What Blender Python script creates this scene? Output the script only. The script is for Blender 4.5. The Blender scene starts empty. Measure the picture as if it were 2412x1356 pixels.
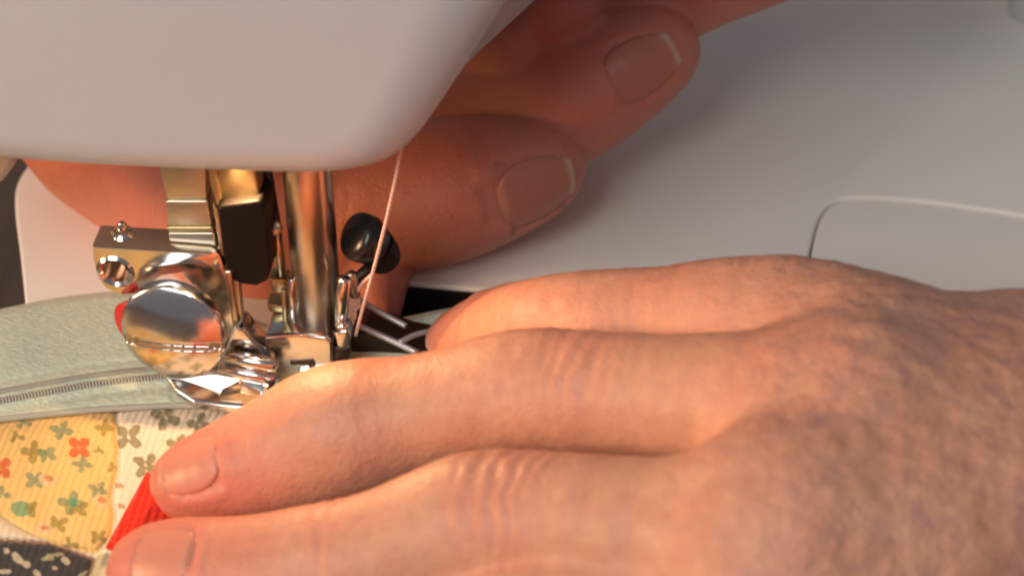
import bpy, bmesh, math, random
import numpy as np
from mathutils import Vector
random.seed(5); rng = np.random.default_rng(11)
S = 0.001                                    # everything below is measured in millimetres
sc = bpy.context.scene; col = sc.collection

# ------------------------------------------------------------------ camera
FPX = 4837.0; PW, PH = 2412, 1356
PITCH, YAW = math.radians(39), math.radians(5.5)
fwd = np.array([-math.sin(YAW)*math.cos(PITCH), math.cos(YAW)*math.cos(PITCH), -math.sin(PITCH)])
rgt = np.array([math.cos(YAW), math.sin(YAW), 0.0]); upv = np.cross(rgt, fwd)
def ray(px, py): return fwd*FPX + rgt*(px-PW/2) + upv*(PH/2-py)
CAM = -ray(745, 870)/FPX*288                 # the needle meets the plate at the origin
cam_d = bpy.data.cameras.new('camera'); cam = bpy.data.objects.new('camera', cam_d); col.objects.link(cam)
cam.location = Vector(CAM*S); cam.rotation_euler = Vector(fwd).to_track_quat('-Z', 'Y').to_euler()
cam_d.sensor_width = 36; cam_d.lens = 36*FPX/PW; cam_d.clip_start = 0.01; cam_d.clip_end = 20
cam_d.dof.use_dof = True; cam_d.dof.focus_distance = 0.277; cam_d.dof.aperture_fstop = 20
sc.camera = cam
sc.view_settings.view_transform = 'Standard'; sc.view_settings.look = 'None'; sc.view_settings.exposure = 0
sc.cycles.filter_width = 2.2
sc.cycles.max_bounces = 8

# ------------------------------------------------------------------ light
w = bpy.data.worlds.new('World'); sc.world = w; w.use_nodes = True
bg = w.node_tree.nodes['Background']; bg.inputs[0].default_value = (0.98, 0.95, 1.0, 1); bg.inputs[1].default_value = 0.17
def lamp(name, kind, loc, power, color, size=None, aim=None):
    d = bpy.data.lights.new(name, kind); d.energy = power; d.color = color
    if kind == 'AREA': d.shape = 'DISK'; d.size = size*S
    elif size: d.shadow_soft_size = size*S
    o = bpy.data.objects.new(name, d); col.objects.link(o); o.location = Vector(loc)*S
    if aim is not None: o.rotation_euler = (Vector(aim)-Vector(loc)).to_track_quat('-Z', 'Y').to_euler()
    return o
ml = lamp('machine_lamp', 'SPOT', (-8, -3, 36.2), 0.115, (1.0, 0.57, 0.27), 1.5, (8, -36, 4))
ml.data.spot_size = math.radians(150); ml.data.spot_blend = 0.6
lamp('rear_hand_fill', 'POINT', (-42, 15, 37), 0.002, (1.0, 0.50, 0.24), 3)  # added fill without a bulb of its own, brightens the rear hand
lamp('desk_lamp', 'AREA', (-420, -170, 135), 1.5, (1.0, 0.57, 0.28), 110, (20, -10, 10))
lamp('window_light', 'AREA', (-260, -560, 600), 4.1, (0.97, 0.95, 0.92), 480, (20, 10, 0))

# ------------------------------------------------------------------ helpers
def WZ(px, py, z):
    q = ray(px, py); return CAM + q*(z-CAM[2])/q[2]
def WY(px, py, y):
    q = ray(px, py); return CAM + q*(y-CAM[1])/q[1]
def nrm(v): v = np.asarray(v, float); return v/np.linalg.norm(v)
def empty(name, loc=(0, 0, 0)):
    o = bpy.data.objects.new(name, None); col.objects.link(o); o.location = Vector(loc)*S
    o.empty_display_size = 0.01; return o
def tag(o, label=None, cat=None, group=None, kind=None):
    for k, v in (('label', label), ('category', cat), ('group', group), ('kind', kind)):
        if v: o[k] = v
    return o
def link(name, me, m, parent=None, smooth=True):
    o = bpy.data.objects.new(name, me); col.objects.link(o)
    if m: me.materials.append(m)
    if smooth:
        me.polygons.foreach_set('use_smooth', [True]*len(me.polygons))
    if parent is not None:
        o.parent = parent
        top = parent
        loc = Vector(parent.location)
        while top.parent: top = top.parent; loc += top.location
        o.location = -loc
    return o
def mesh(name, V, Fc, m, parent=None, smooth=True):
    me = bpy.data.meshes.new(name)
    me.from_pydata((np.asarray(V, float)*S).tolist(), [], [list(map(int, f)) for f in Fc]); me.update()
    bm = bmesh.new(); bm.from_mesh(me); bmesh.ops.recalc_face_normals(bm, faces=bm.faces); bm.to_mesh(me); bm.free()
    return link(name, me, m, parent, smooth)
def sharp(o, ang=35):
    me = o.data; me.update()
    bm = bmesh.new(); bm.from_mesh(me)
    for e in bm.edges:
        e.smooth = not (len(e.link_faces) == 2 and e.calc_face_angle(0) > math.radians(ang))
    bm.to_mesh(me); bm.free(); return o
def prism(name, pts, y0, depth, m, parent, bevel=0.35, seg=3):
    """an outline traced in the vertical plane y0, given its real depth and rounded edges"""
    P = np.array([WY(px, py, y0) for px, py in pts]); n = len(P)
    V = np.vstack([P, P+np.array([0, depth, 0])])
    Fc = [list(range(n)), list(range(2*n-1, n-1, -1))] + [[i, (i+1) % n, n+(i+1) % n, n+i] for i in range(n)]
    return solid(name, V, Fc, m, parent, bevel, seg)
def solid(name, V, Fc, m, parent, bevel=0.3, seg=3):
    bm = bmesh.new(); vs = [bm.verts.new(Vector(v)*S) for v in V]
    for f in Fc: bm.faces.new([vs[i] for i in f])
    bmesh.ops.recalc_face_normals(bm, faces=bm.faces)
    if bevel:
        bmesh.ops.bevel(bm, geom=[e for e in bm.edges if e.calc_face_angle(0) > 0.35], offset=bevel*S, segments=seg, profile=0.6, affect='EDGES', clamp_overlap=True)
    me = bpy.data.meshes.new(name); bm.to_mesh(me); bm.free()
    return sharp(link(name, me, m, parent), 30)
def frame_of(a):
    a = nrm(a); t = np.array([0, 0, 1.0]) if abs(a[2]) < 0.9 else np.array([1.0, 0, 0])
    s = nrm(np.cross(t, a)); return a, s, np.cross(a, s)
def lathe(name, prof, org, axis, m, parent, n=40, ang=40):
    """prof: list of (distance along axis, radius)"""
    a, s, t = frame_of(axis); org = np.asarray(org, float); V = []; Fc = []
    for h, r in prof:
        for k in range(n):
            th = 2*math.pi*k/n; V.append(org+a*h+(s*math.cos(th)+t*math.sin(th))*max(r, 1e-3))
    for i in range(len(prof)-1):
        for k in range(n): Fc.append([i*n+k, i*n+(k+1) % n, (i+1)*n+(k+1) % n, (i+1)*n+k])
    Fc.append(list(range(n))); Fc.append(list(range((len(prof)-1)*n, len(prof)*n)))
    return sharp(mesh(name, V, Fc, m, parent), ang)
def rod(name, A, B, r, m, parent, n=20):
    A = np.asarray(A, float); B = np.asarray(B, float); L = np.linalg.norm(B-A); e = min(r*0.35, L/4)
    return lathe(name, [(0, r-e), (e, r), (L-e, r), (L, r-e)], A, B-A, m, parent, n, 60)
def tube(name, pts, r, m, parent=None, n=10):
    P = catmull(np.array(pts, float), 10); V = []; Fc = []; s = None
    for i in range(len(P)):
        a = nrm(P[min(i+1, len(P)-1)]-P[max(i-1, 0)])
        if s is None: s = frame_of(a)[1]
        s = nrm(s-a*(s@a)); t = np.cross(a, s)
        for k in range(n):
            th = 2*math.pi*k/n; V.append(P[i]+(s*math.cos(th)+t*math.sin(th))*r)
    for i in range(len(P)-1):
        for k in range(n): Fc.append([i*n+k, i*n+(k+1) % n, (i+1)*n+(k+1) % n, (i+1)*n+k])
    Fc.append(list(range(n))); Fc.append(list(range((len(P)-1)*n, len(P)*n)))
    return mesh(name, V, Fc, m, parent)
def catmull(P, k):
    Q = np.vstack([2*P[0]-P[1], P, 2*P[-1]-P[-2]]); out = []
    for i in range(1, len(Q)-2):
        for j in range(k):
            t = j/k
            out.append(0.5*((2*Q[i])+(-Q[i-1]+Q[i+1])*t+(2*Q[i-1]-5*Q[i]+4*Q[i+1]-Q[i+2])*t*t+(-Q[i-1]+3*Q[i]-3*Q[i+1]+Q[i+2])*t**3))
    out.append(P[-1]); return np.array(out)
def inpoly(x, y, poly):
    c = np.zeros(np.shape(x), bool); n = len(poly)
    for i in range(n):
        x0, y0 = poly[i]; x1, y1 = poly[(i+1) % n]
        if y0 == y1: continue
        c ^= ((y0 > y) != (y1 > y)) & (x < (x1-x0)*(y-y0)/(y1-y0)+x0)
    return c
def polydist(x, y, poly, closed=True):
    d = np.full(np.shape(x), 1e9); n = len(poly)
    for i in range(n if closed else n-1):
        a = np.array(poly[i], float); b = np.array(poly[(i+1) % n], float); ab = b-a
        t = np.clip(((x-a[0])*ab[0]+(y-a[1])*ab[1])/(ab@ab+1e-9), 0, 1)
        d = np.minimum(d, np.hypot(x-a[0]-t*ab[0], y-a[1]-t*ab[1]))
    return d
def vnoise(P, scale, seed=0):
    """smooth value noise in -1..1"""
    q = np.asarray(P, float)/scale + seed*17.31; i = np.floor(q).astype(np.int64); f = q-i; f = f*f*(3-2*f)
    def h(a, b, c):
        n = (a*73856093) ^ (b*19349663) ^ (c*83492791); n = (n ^ (n >> 13))*1274126177; n = n ^ (n >> 16)
        return (n & 0xffff)/32767.5-1
    out = 0
    for dx in (0, 1):
        for dy in (0, 1):
            for dz in (0, 1):
                wgt = (f[:, 0] if dx else 1-f[:, 0])*(f[:, 1] if dy else 1-f[:, 1])*(f[:, 2] if dz else 1-f[:, 2])
                out = out + wgt*h(i[:, 0]+dx, i[:, 1]+dy, i[:, 2]+dz)
    return out
def set_attr(me, name, arr, kind='FLOAT'):
    if kind == 'COLOR':
        a = me.color_attributes.new(name, 'FLOAT_COLOR', 'POINT'); a.data.foreach_set('color', np.asarray(arr, np.float32).ravel())
    else:
        a = me.attributes.new(name, 'FLOAT', 'POINT'); a.data.foreach_set('value', np.asarray(arr, np.float32).ravel())

# ------------------------------------------------------------------ materials
class N:
    def __init__(s, name):
        s.m = bpy.data.materials.new(name); s.m.use_nodes = True; s.t = s.m.node_tree
        s.b = s.t.nodes['Principled BSDF']; s.tc = s.t.nodes.new('ShaderNodeTexCoord')
    def n(s, typ, **kw):
        o = s.t.nodes.new(typ)
        for k, v in kw.items(): setattr(o, k, v)
        return o
    def l(s, a, b): s.t.links.new(a, b)
    def noise(s, scale, detail=3, vec=None, rough=0.55):
        o = s.n('ShaderNodeTexNoise'); o.inputs['Scale'].default_value = scale; o.inputs['Detail'].default_value = detail
        o.inputs['Roughness'].default_value = rough
        s.l(vec if vec is not None else s.tc.outputs['Object'], o.inputs['Vector']); return o.outputs['Fac']
    def math(s, op, a, b=0.0, clamp=False):
        o = s.n('ShaderNodeMath', operation=op, use_clamp=clamp)
        for i, v in enumerate((a, b)):
            if hasattr(v, 'links'): s.l(v, o.inputs[i])
            else: o.inputs[i].default_value = v
        return o.outputs[0]
    def ramp(s, fac, stops):
        o = s.n('ShaderNodeValToRGB'); s.l(fac, o.inputs[0]); e = o.color_ramp.elements
        while len(e) < len(stops): e.new(0.5)
        for i, (p, c) in enumerate(stops): e[i].position = p; e[i].color = (*c, 1)
        return o.outputs[0]
    def mix(s, fac, a, b, mode='MIX'):
        o = s.n('ShaderNodeMix', data_type='RGBA', blend_type=mode)
        for i, v in ((0, fac), (6, a), (7, b)):
            if hasattr(v, 'links'): s.l(v, o.inputs[i])
            elif i == 0: o.inputs[0].default_value = v
            else: o.inputs[i].default_value = (*v, 1)
        return o.outputs[2]
    def attr(s, name): o = s.n('ShaderNodeAttribute', attribute_name=name); return o
    def bump(s, h, dist, strength=1.0, prev=None):
        o = s.n('ShaderNodeBump'); o.inputs['Distance'].default_value = dist; o.inputs['Strength'].default_value = strength
        s.l(h, o.inputs['Height'])
        if prev is not None: s.l(prev, o.inputs['Normal'])
        return o.outputs[0]
    def set(s, **kw):
        for k, v in kw.items():
            i = s.b.inputs[k.replace('_', ' ')]
            if hasattr(v, 'links'): s.l(v, i)
            else: i.default_value = (*v, 1) if isinstance(v, tuple) and len(v) == 3 and i.type == 'RGBA' else v
        return s.m
def plastic(name, c, rough, var=0.04, spec=0.4):
    k = N(name); f = k.noise(90, 4)
    c2 = tuple(x*(1-var) for x in c); base = k.mix(f, c, c2)
    k.set(Base_Color=base, Roughness=k.math('MULTIPLY_ADD', f, 0.1) if False else rough, Specular_IOR_Level=spec)
    k.set(Normal=k.bump(k.noise(2600, 2), 0.00002, 0.35)); return k.m
def metal(name, c, rough, scr=0.25):
    k = N(name); f = k.noise(400, 2); g = k.noise(60, 2)
    r = k.math('ADD', k.math('MULTIPLY', f, rough*scr*2), rough*(1-scr))
    base = k.mix(g, c, tuple(x*0.86 for x in c))
    k.set(Base_Color=base, Metallic=1.0, Roughness=r, Normal=k.bump(k.noise(160, 2), 0.00003, 0.08)); return k.m
M = {}
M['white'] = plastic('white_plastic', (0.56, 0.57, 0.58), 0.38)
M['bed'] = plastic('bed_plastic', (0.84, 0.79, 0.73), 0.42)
M['black'] = plastic('black_plastic', (0.010, 0.008, 0.007), 0.5, 0.04, 0.12)
M['knob'] = plastic('black_knob_plastic', (0.014, 0.013, 0.011), 0.22)
M['beige'] = plastic('beige_plastic', (0.50, 0.37, 0.27), 0.4)
M['red_plastic'] = plastic('red_plastic', (0.55, 0.03, 0.025), 0.35)
M['chrome'] = metal('chrome', (0.74, 0.71, 0.68), 0.16)
M['steel'] = metal('satin_steel', (0.58, 0.46, 0.36), 0.3, 0.1)
M['brass'] = metal('brass', (0.50, 0.41, 0.22), 0.42)
M['zinc'] = metal('yellowed_zinc', (0.62, 0.55, 0.42), 0.38)
M['dark_steel'] = metal('dark_steel', (0.10, 0.07, 0.06), 0.45)
M['wire'] = metal('grey_wire', (0.85, 0.83, 0.82), 0.6)

def skin_mat(name, deep, light):
    k = N(name)
    n1 = k.noise(140, 4, rough=0.6); n2 = k.noise(520, 3); n3 = k.noise(38, 2)
    f = k.math('ADD', k.math('MULTIPLY', n1, 0.55), k.math('MULTIPLY', n2, 0.45))
    f = k.math('MULTIPLY', k.math('SUBTRACT', f, 0.36), 3.2, True)
    base = k.mix(f, deep, light)
    base = k.mix(k.math('MULTIPLY', k.attr('redness').outputs['Fac'], 0.75), base, (0.66, 0.185, 0.13))
    base = k.mix(k.math('MULTIPLY', k.attr('mottle').outputs['Fac'], k.math('MULTIPLY', k.math('SUBTRACT', k.noise(330, 4, rough=0.65), 0.47), 4, True)), base, (0.47, 0.23, 0.195))
    base = k.mix(k.math('MULTIPLY', k.math('SUBTRACT', n3, 0.5), 1.6, True), base, (0.64, 0.35, 0.20))
    # fine relief: skin cells everywhere, transverse wrinkle lines over the joints
    vor = k.n('ShaderNodeTexVoronoi', feature='DISTANCE_TO_EDGE'); vor.inputs['Scale'].default_value = 950
    k.l(k.tc.outputs['Object'], vor.inputs['Vector'])
    b1 = k.bump(k.math('MINIMUM', vor.outputs['Distance'], 0.25), 0.0003, 0.38)
    b2 = k.bump(k.noise(420, 4, rough=0.65), 0.0009, 0.24, b1)
    b3 = k.bump(k.math('MULTIPLY', k.attr('mottle').outputs['Fac'], k.noise(300, 5, rough=0.65)), 0.0022, 0.45, b2)
    k.set(Base_Color=base, Roughness=0.47, Specular_IOR_Level=0.38, Subsurface_Weight=0.22, Subsurface_Scale=0.0022, Normal=b3)
    k.b.inputs['Subsurface Radius'].default_value = (1.0, 0.35, 0.18)
    return k.m
M['skin'] = skin_mat('skin', (0.575, 0.255, 0.165), (0.69, 0.36, 0.232))
def nail_mat():
    k = N('fingernail'); c = k.attr('tint').outputs['Color']
    k.set(Base_Color=c, Roughness=0.36, Specular_IOR_Level=0.4, Subsurface_Weight=0.2, Subsurface_Scale=0.002,
          Normal=k.bump(k.noise(500, 2), 0.0001, 0.3)); return k.m
M['nail'] = nail_mat()
def cloth_mat(name, weave=2600, strength=0.5, base=None):
    k = N(name); c = k.attr('print').outputs['Color'] if base is None else None
    uv = k.tc.outputs['Object']
    w1 = k.n('ShaderNodeTexWave', bands_direction='X'); w1.inputs['Scale'].default_value = weave/8; w1.inputs['Distortion'].default_value = 1.5
    w2 = k.n('ShaderNodeTexWave', bands_direction='Y'); w2.inputs['Scale'].default_value = weave/8; w2.inputs['Distortion'].default_value = 1.5
    k.l(uv, w1.inputs[0]); k.l(uv, w2.inputs[0])
    h = k.math('ADD', w1.outputs['Fac'], k.math('MULTIPLY', w2.outputs['Fac'], 0.4))
    n = k.noise(900, 4, rough=0.7)
    if c is None: c = k.mix(n, base, tuple(x*0.8 for x in base))
    else: c = k.mix(k.math('MULTIPLY', k.math('SUBTRACT', n, 0.4), 0.9, True), c, (0.9, 0.85, 0.75), 'MULTIPLY')
    c = k.mix(k.math('MULTIPLY', w1.outputs['Fac'], 0.12), c, (0.85, 0.82, 0.78), 'MULTIPLY')
    b = k.bump(h, 0.00022, strength); b = k.bump(k.noise(260, 3), 0.0006, 0.3, b)
    k.set(Base_Color=c, Roughness=0.9, Specular_IOR_Level=0.15, Sheen_Weight=0.15, Normal=b); return k.m
M['print'] = cloth_mat('printed_cotton', 2600, 0.3)
M['red_cloth'] = cloth_mat('red_ribbed_ribbon', 2400, 0.6, (0.74, 0.035, 0.015))
def mint_mat():
    k = N('mint_zipper_tape')
    mp = k.n('ShaderNodeMapping'); mp.inputs['Rotation'].default_value = (0, 0, math.radians(38)); k.l(k.tc.outputs['Object'], mp.inputs[0])
    mp.inputs['Scale'].default_value = (1, 2.4, 1)
    n = k.noise(1100, 2, mp.outputs[0], 0.6); n2 = k.noise(120, 2)
    c = k.mix(k.math('MULTIPLY', k.math('SUBTRACT', n, 0.42), 4.5, True), (0.57, 0.66, 0.52), (0.75, 0.80, 0.63))
    c = k.mix(k.math('MULTIPLY', n2, 0.4), c, (0.56, 0.65, 0.53))
    k.set(Base_Color=c, Roughness=0.85, Specular_IOR_Level=0.2, Normal=k.bump(n, 0.0004, 0.5)); return k.m
M['mint'] = mint_mat()
M['mint_teeth'] = plastic('mint_zipper_coil', (0.50, 0.51, 0.42), 0.5, 0.2)
def thread_mat():
    k = N('pink_thread')
    wv = k.n('ShaderNodeTexWave', bands_direction='DIAGONAL'); wv.inputs['Scale'].default_value = 700; k.l(k.tc.outputs['Object'], wv.inputs[0])
    k.set(Base_Color=k.mix(wv.outputs['Fac'], (0.66, 0.38, 0.32), (0.82, 0.56, 0.48)), Roughness=0.7); return k.m
M['thread'] = thread_mat()
def wood_mat():
    k = N('dark_table'); mp = k.n('ShaderNodeMapping'); mp.inputs['Scale'].default_value = (12, 1, 1); k.l(k.tc.outputs['Object'], mp.inputs[0])
    k.set(Base_Color=k.ramp(k.noise(14, 5, mp.outputs[0]), [(0.3, (0.05, 0.035, 0.028)), (0.7, (0.085, 0.06, 0.048))]), Roughness=0.5); return k.m
M['wood'] = wood_mat()
def bulb_mat():
    k = N('lit_bulb'); k.set(Base_Color=(1, 0.8, 0.6), Emission_Color=(1.0, 0.6, 0.3), Emission_Strength=6.0); return k.m
M['bulb'] = bulb_mat()

# ------------------------------------------------------------------ table under everything
tb = mesh('table', [(-600, -500, -62), (700, -500, -62), (700, 900, -62), (-600, 900, -62)], [[0, 1, 2, 3]], M['wood'])
tag(tb, kind='structure')

# ------------------------------------------------------------------ sewing machine
mac = tag(empty('sewing_machine', (0, 20, -60)), 'white sewing machine with chrome presser foot and a lit lamp under its head', 'sewing machine')

# bed: an outline on the plane z = 0 with rounded edges and deep walls
def slab(name, outline, ztop, zbot, rad, m, parent, seg=6):
    P = np.array(outline, float)[:, :2]; n = len(P)
    area = 0.5*np.sum(P[:, 0]*np.roll(P[:, 1], -1)-np.roll(P[:, 0], -1)*P[:, 1])
    if area < 0: P = P[::-1]
    T = np.roll(P, -1, 0)-np.roll(P, 1, 0); T /= np.linalg.norm(T, axis=1)[:, None]
    inward = np.stack([-T[:, 1], T[:, 0]], 1); V = []; Fc = []
    rings = [(zbot, 0.0)] + [(ztop-rad+rad*math.sin(a), rad*(1-math.cos(a))) for a in np.linspace(0, math.pi/2, seg+1)]
    for z, off in rings:
        for i in range(n): V.append((*(P[i]+inward[i]*off), z))
    for k in range(len(rings)-1):
        for i in range(n): Fc.append([k*n+i, k*n+(i+1) % n, (k+1)*n+(i+1) % n, (k+1)*n+i])
    Fc.append(list(range((len(rings)-1)*n, len(rings)*n)))
    return sharp(mesh(name, V, Fc, m, parent), 50)
def smoothline(pts, k=6): return catmull(np.array(pts, float), k)
left = smoothline([WZ(px, py, 0)[:2] for px, py in [(70, 840), (64, 760), (60, 720), (48, 600), (36, 500), (38, 440), (60, 396), (90, 365), (130, 330)]], 6)
edgeA = WZ(880, 658, 0)[:2]; edgeB = WZ(1235, 690, 0)[:2]; dirn = (edgeB-edgeA)/np.linalg.norm(edgeB-edgeA)
cov = [(1893, 655), (1905, 600), (1918, 545), (1933, 505), (1955, 480), (1990, 466), (2050, 464), (2140, 469), (2250, 482), (2412, 506), (2600, 538)]
cpts = smoothline([tuple(WZ(px, py, 0.0)[:2]) for px, py in cov], 6)
xe = cpts[0][0]-0.6; te = (xe-edgeA[0])/dirn[0]
bedline = [tuple(p) for p in left] + [(-40, 150), (-40, 420), (260, 420), (260, cpts[-1][1])] + [tuple(p) for p in cpts[::-1]] + [tuple(edgeA+dirn*t) for t in np.linspace(te, 0, 14)] + [(edgeA[0]-1, edgeA[1]-1), (5, 10), (4.5, -6), (3, -8), (-42, -8)]
slab('bed', bedline, 0, -58, 0.55, M['bed'], mac)
plate = slab('needle_plate', [(-38, -12), (250, -12), (250, 21.5), (-38, 14)], -3.6, -58, 0.5, M['dark_steel'], mac)
# slide cover on the bed: a thin raised panel with rounded corners, its left seam open and dark
inset = [(p[0]+0.55*math.exp(-k/11), p[1]-0.12) for k, p in enumerate(cpts)]
slab('bed_cover', inset+[(258, inset[-1][1]), (258, 12), (inset[0][0], edgeA[1]+(xe-edgeA[0])*dirn[1]/dirn[0])], -0.55, -20, 0.3, M['bed'], mac)
ea, eb = edgeA+dirn*1.0, edgeA+dirn*62  # black strip over the bed wall, standing in for the shade in the gap
solid('gap_shade_strip', [(ea[0], ea[1]-0.9, -0.7), (eb[0], eb[1]-0.9, -0.7), (eb[0], eb[1]+0.4, -0.7), (ea[0], ea[1]+0.4, -0.7), (ea[0], ea[1]-0.9, -14), (eb[0], eb[1]-0.9, -14), (eb[0], eb[1]+0.4, -14), (ea[0], ea[1]+0.4, -14)],
      [[0, 1, 2, 3], [7, 6, 5, 4], [0, 1, 5, 4], [1, 2, 6, 5], [2, 3, 7, 6], [3, 0, 4, 7]], M['black'], mac, 0.2, 2)
cf = np.array([WZ(2366, -60, 0), WZ(2374, 38, 0), WZ(2400, 56, 0), WZ(2600, 66, 0), WZ(2600, -60, 0)])
solid('column_foot', np.vstack([cf, cf+np.array([0, 0, 14])]), [list(range(5)), list(range(9, 4, -1))]+[[i, (i+1) % 5, 5+(i+1) % 5, 5+i] for i in range(5)], M['white'], mac, 1.0, 3)

# head cover: a shell lofted from its outer rim to the inner edge of the flat end face
outer = [(-500, 318), (-150, 336), (0, 349), (200, 364), (400, 374), (560, 381), (700, 386), (790, 385), (860, 376), (915, 360), (962, 330), (1003, 285), (1045, 225), (1100, 143), (1145, 72), (1190, 0), (1290, -160), (1480, -480), (1480, -900), (-500, -900)]
inner = [(-500, 285), (-150, 305), (0, 318), (200, 333), (400, 342), (560, 345), (680, 345), (745, 340), (790, 328), (822, 312), (848, 285), (868, 250), (890, 205), (920, 130), (945, 65), (970, 0), (1040, -180), (1150, -480), (1150, -860), (-480, -860)]
def loft(name, rings, m, parent, cap_last=True, cap_first=False, ang=60):
    n = len(rings[0]); V = np.vstack(rings); Fc = []
    for k in range(len(rings)-1):
        for i in range(n): Fc.append([k*n+i, k*n+(i+1) % n, (k+1)*n+(i+1) % n, (k+1)*n+i])
    if cap_last: Fc.append(list(range((len(rings)-1)*n, len(rings)*n)))
    if cap_first: Fc.append(list(range(n)))
    return sharp(mesh(name, V, Fc, m, parent), ang)
YF = -11.0
O = np.array([WY(px, py, YF+6) for px, py in outer]); I = np.array([WY(px, py, YF) for px, py in inner])
def resm(P):
    body = catmull(P[:-2], 4); return np.vstack([body, P[-2:]])
O = resm(O); I = resm(I)
rings = [O+np.array([0, 34, 0]), O+np.array([0, 1.0, 0])]
for a in np.linspace(0, math.pi/2, 14):
    f1 = 1-math.cos(a); f2 = math.sin(a)
    R = O*(1-f1)+I*f1; R[:, 1] = (YF+6)+(YF-(YF+6))*f2; rings.append(R)
head = loft('head_cover', rings, M['white'], mac, True, True, 70)
# the arm body behind the head, seen as a narrow strip at the upper right of the head
arm_o = [(1080, 175), (1105, 152), (1135, 122), (1200, 62), (1290, -22), (1420, -150), (1500, -500), (700, -500), (700, 175)]
AO = np.array([WY(px, py, 24) for px, py in arm_o]); AO2 = AO+np.array([0, 60, 0])
solid('arm_body', np.vstack([AO, AO2]), [list(range(9)), list(range(17, 8, -1))]+[[i, (i+1) % 9, 9+(i+1) % 9, 9+i] for i in range(9)], M['white'], mac, 1.2, 4)
# bulb in the head underside behind the end face
lathe('lamp_bulb', [(0, 1.6), (1, 2.0), (2.2, 1.9), (3.0, 1.3), (3.4, 0.2)], (-8, -3, 41.6), (0, 0, -1), M['bulb'], mac, 24)
# presser lever peeping out at the far left
lev = np.array([WY(px, py, 6) for px, py in [(-120, 330), (20, 345), (38, 372), (32, 395), (5, 430), (-60, 470), (-120, 480)]])
solid('presser_lever', np.vstack([lev, lev+np.array([0, 7, 0])]), [list(range(7)), list(range(13, 6, -1))]+[[i, (i+1) % 7, 7+(i+1) % 7, 7+i] for i in range(7)], M['beige'], mac, 1.3, 4)

# needle bar, collar, clamp
NX = 0.9
def at(px, py, y=0.0): return WY(px, py, y)
nb = rod('needle_bar', (NX, 0, 6), (NX, 0, 62), 3.25, M['steel'], mac, 40)
lathe('bar_collar', [(0, 3.2), (0.15, 3.9), (0.9, 4.05), (1.5, 3.9), (1.7, 3.3)], (NX, 0, 6.0), (0, 0, 1), M['dark_steel'], mac, 36)
clamp = prism('needle_clamp', [(622, 792), (700, 787), (772, 795), (784, 806), (786, 870), (770, 925), (664, 925), (648, 880), (625, 850)], -4.2, 7.5, M['chrome'], mac, 0.6, 4)
prism('clamp_slot', [(683, 850), (738, 846), (743, 856), (742, 872), (728, 872), (727, 860), (684, 859)], -4.35, 0.8, M['dark_steel'], clamp, 0.05, 1)
prism('clamp_ledge', [(700, 872), (790, 866), (795, 884), (705, 893)], -4.8, 1.6, M['chrome'], clamp, 0.3, 3)
rod('needle', (NX, 0.2, -3), (NX, 0.2, 7), 0.45, M['chrome'], mac, 12)
# clamp screw: black plastic knob on a short stem to the right
kax = nrm(-fwd*0.66-rgt*0.70+upv*0.22); ka = at(872, 566, 1.5); kb = ka+kax*3
knob = lathe('clamp_knob', [(-1.5, 1.4), (-1.2, 2.6), (0, 3.0), (0.4, 3.3), (2.0, 3.35), (2.6, 3.15), (2.95, 2.7), (3.2, 1.8), (3.3, 0.05)], ka, kax, M['knob'], mac, 40)
lathe('knob_base', [(0, 1.2), (0.4, 2.4), (2.0, 2.7), (4.2, 2.75), (4.8, 2.2)], at(908, 612, 4.0), nrm(at(875, 570, 2)-at(908, 612, 4.0)), M['black'], mac, 30)
rod('clamp_stem', (NX+2, 0, 12.5), at(895, 610, 4), 0.9, M['dark_steel'], mac, 14)
# guide rods and fittings beside the bar
rod('guide_rod', at(812, 652, -2.5), at(800, 765, -2.5), 0.95, M['chrome'], mac, 18)
rod('guide_rod', at(826, 640, -1.5), at(838, 700, -1.5), 0.7, M['steel'], mac, 14)
lathe('guide_ball', [(-0.9, 0.05), (-0.8, 0.5), (-0.45, 0.85), (0, 1), (0.45, 0.85), (0.8, 0.5), (0.9, 0.05)], at(808, 768, -3), (0, 0, 1), M['chrome'], mac, 20)
prism('guide_block', [(786, 785), (818, 778), (826, 798), (822, 822), (795, 818)], -4.4, 3, M['chrome'], mac, 0.4, 3)
prism('guide_block', [(768, 815), (822, 822), (818, 870), (775, 868)], -3.2, 3, M['dark_steel'], mac, 0.4, 3)
rod('thread_guide', at(688, 655, -1.5), at(690, 765, -1.5), 0.5, M['chrome'], mac, 12)
rod('thread_guide', at(668, 680, -1), at(674, 770, -1), 0.42, M['brass'], mac, 12)
prism('guide_bracket', [(632, 655), (676, 660), (680, 692), (640, 688)], 0.5, 2.5, M['brass'], mac, 0.3, 2)
prism('guide_bracket', [(628, 715), (678, 722), (680, 738), (632, 734)], 0.6, 2.5, M['brass'], mac, 0.3, 2)
rod('threader_arm', at(628, 385, 1.5), at(655, 545, 1.5), 0.6, M['dark_steel'], mac, 12)
lathe('threader_pin', [(0, 0.8), (0.2, 1.0), (0.9, 1.05), (1.3, 0.7), (1.45, 0.05)], at(650, 535, 0), (-0.1, -0.8, 0.5), M['steel'], mac, 18)
rod('threader_arm', at(652, 545, 1.5), at(664, 660, 1.5), 0.75, M['steel'], mac, 12)

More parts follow.
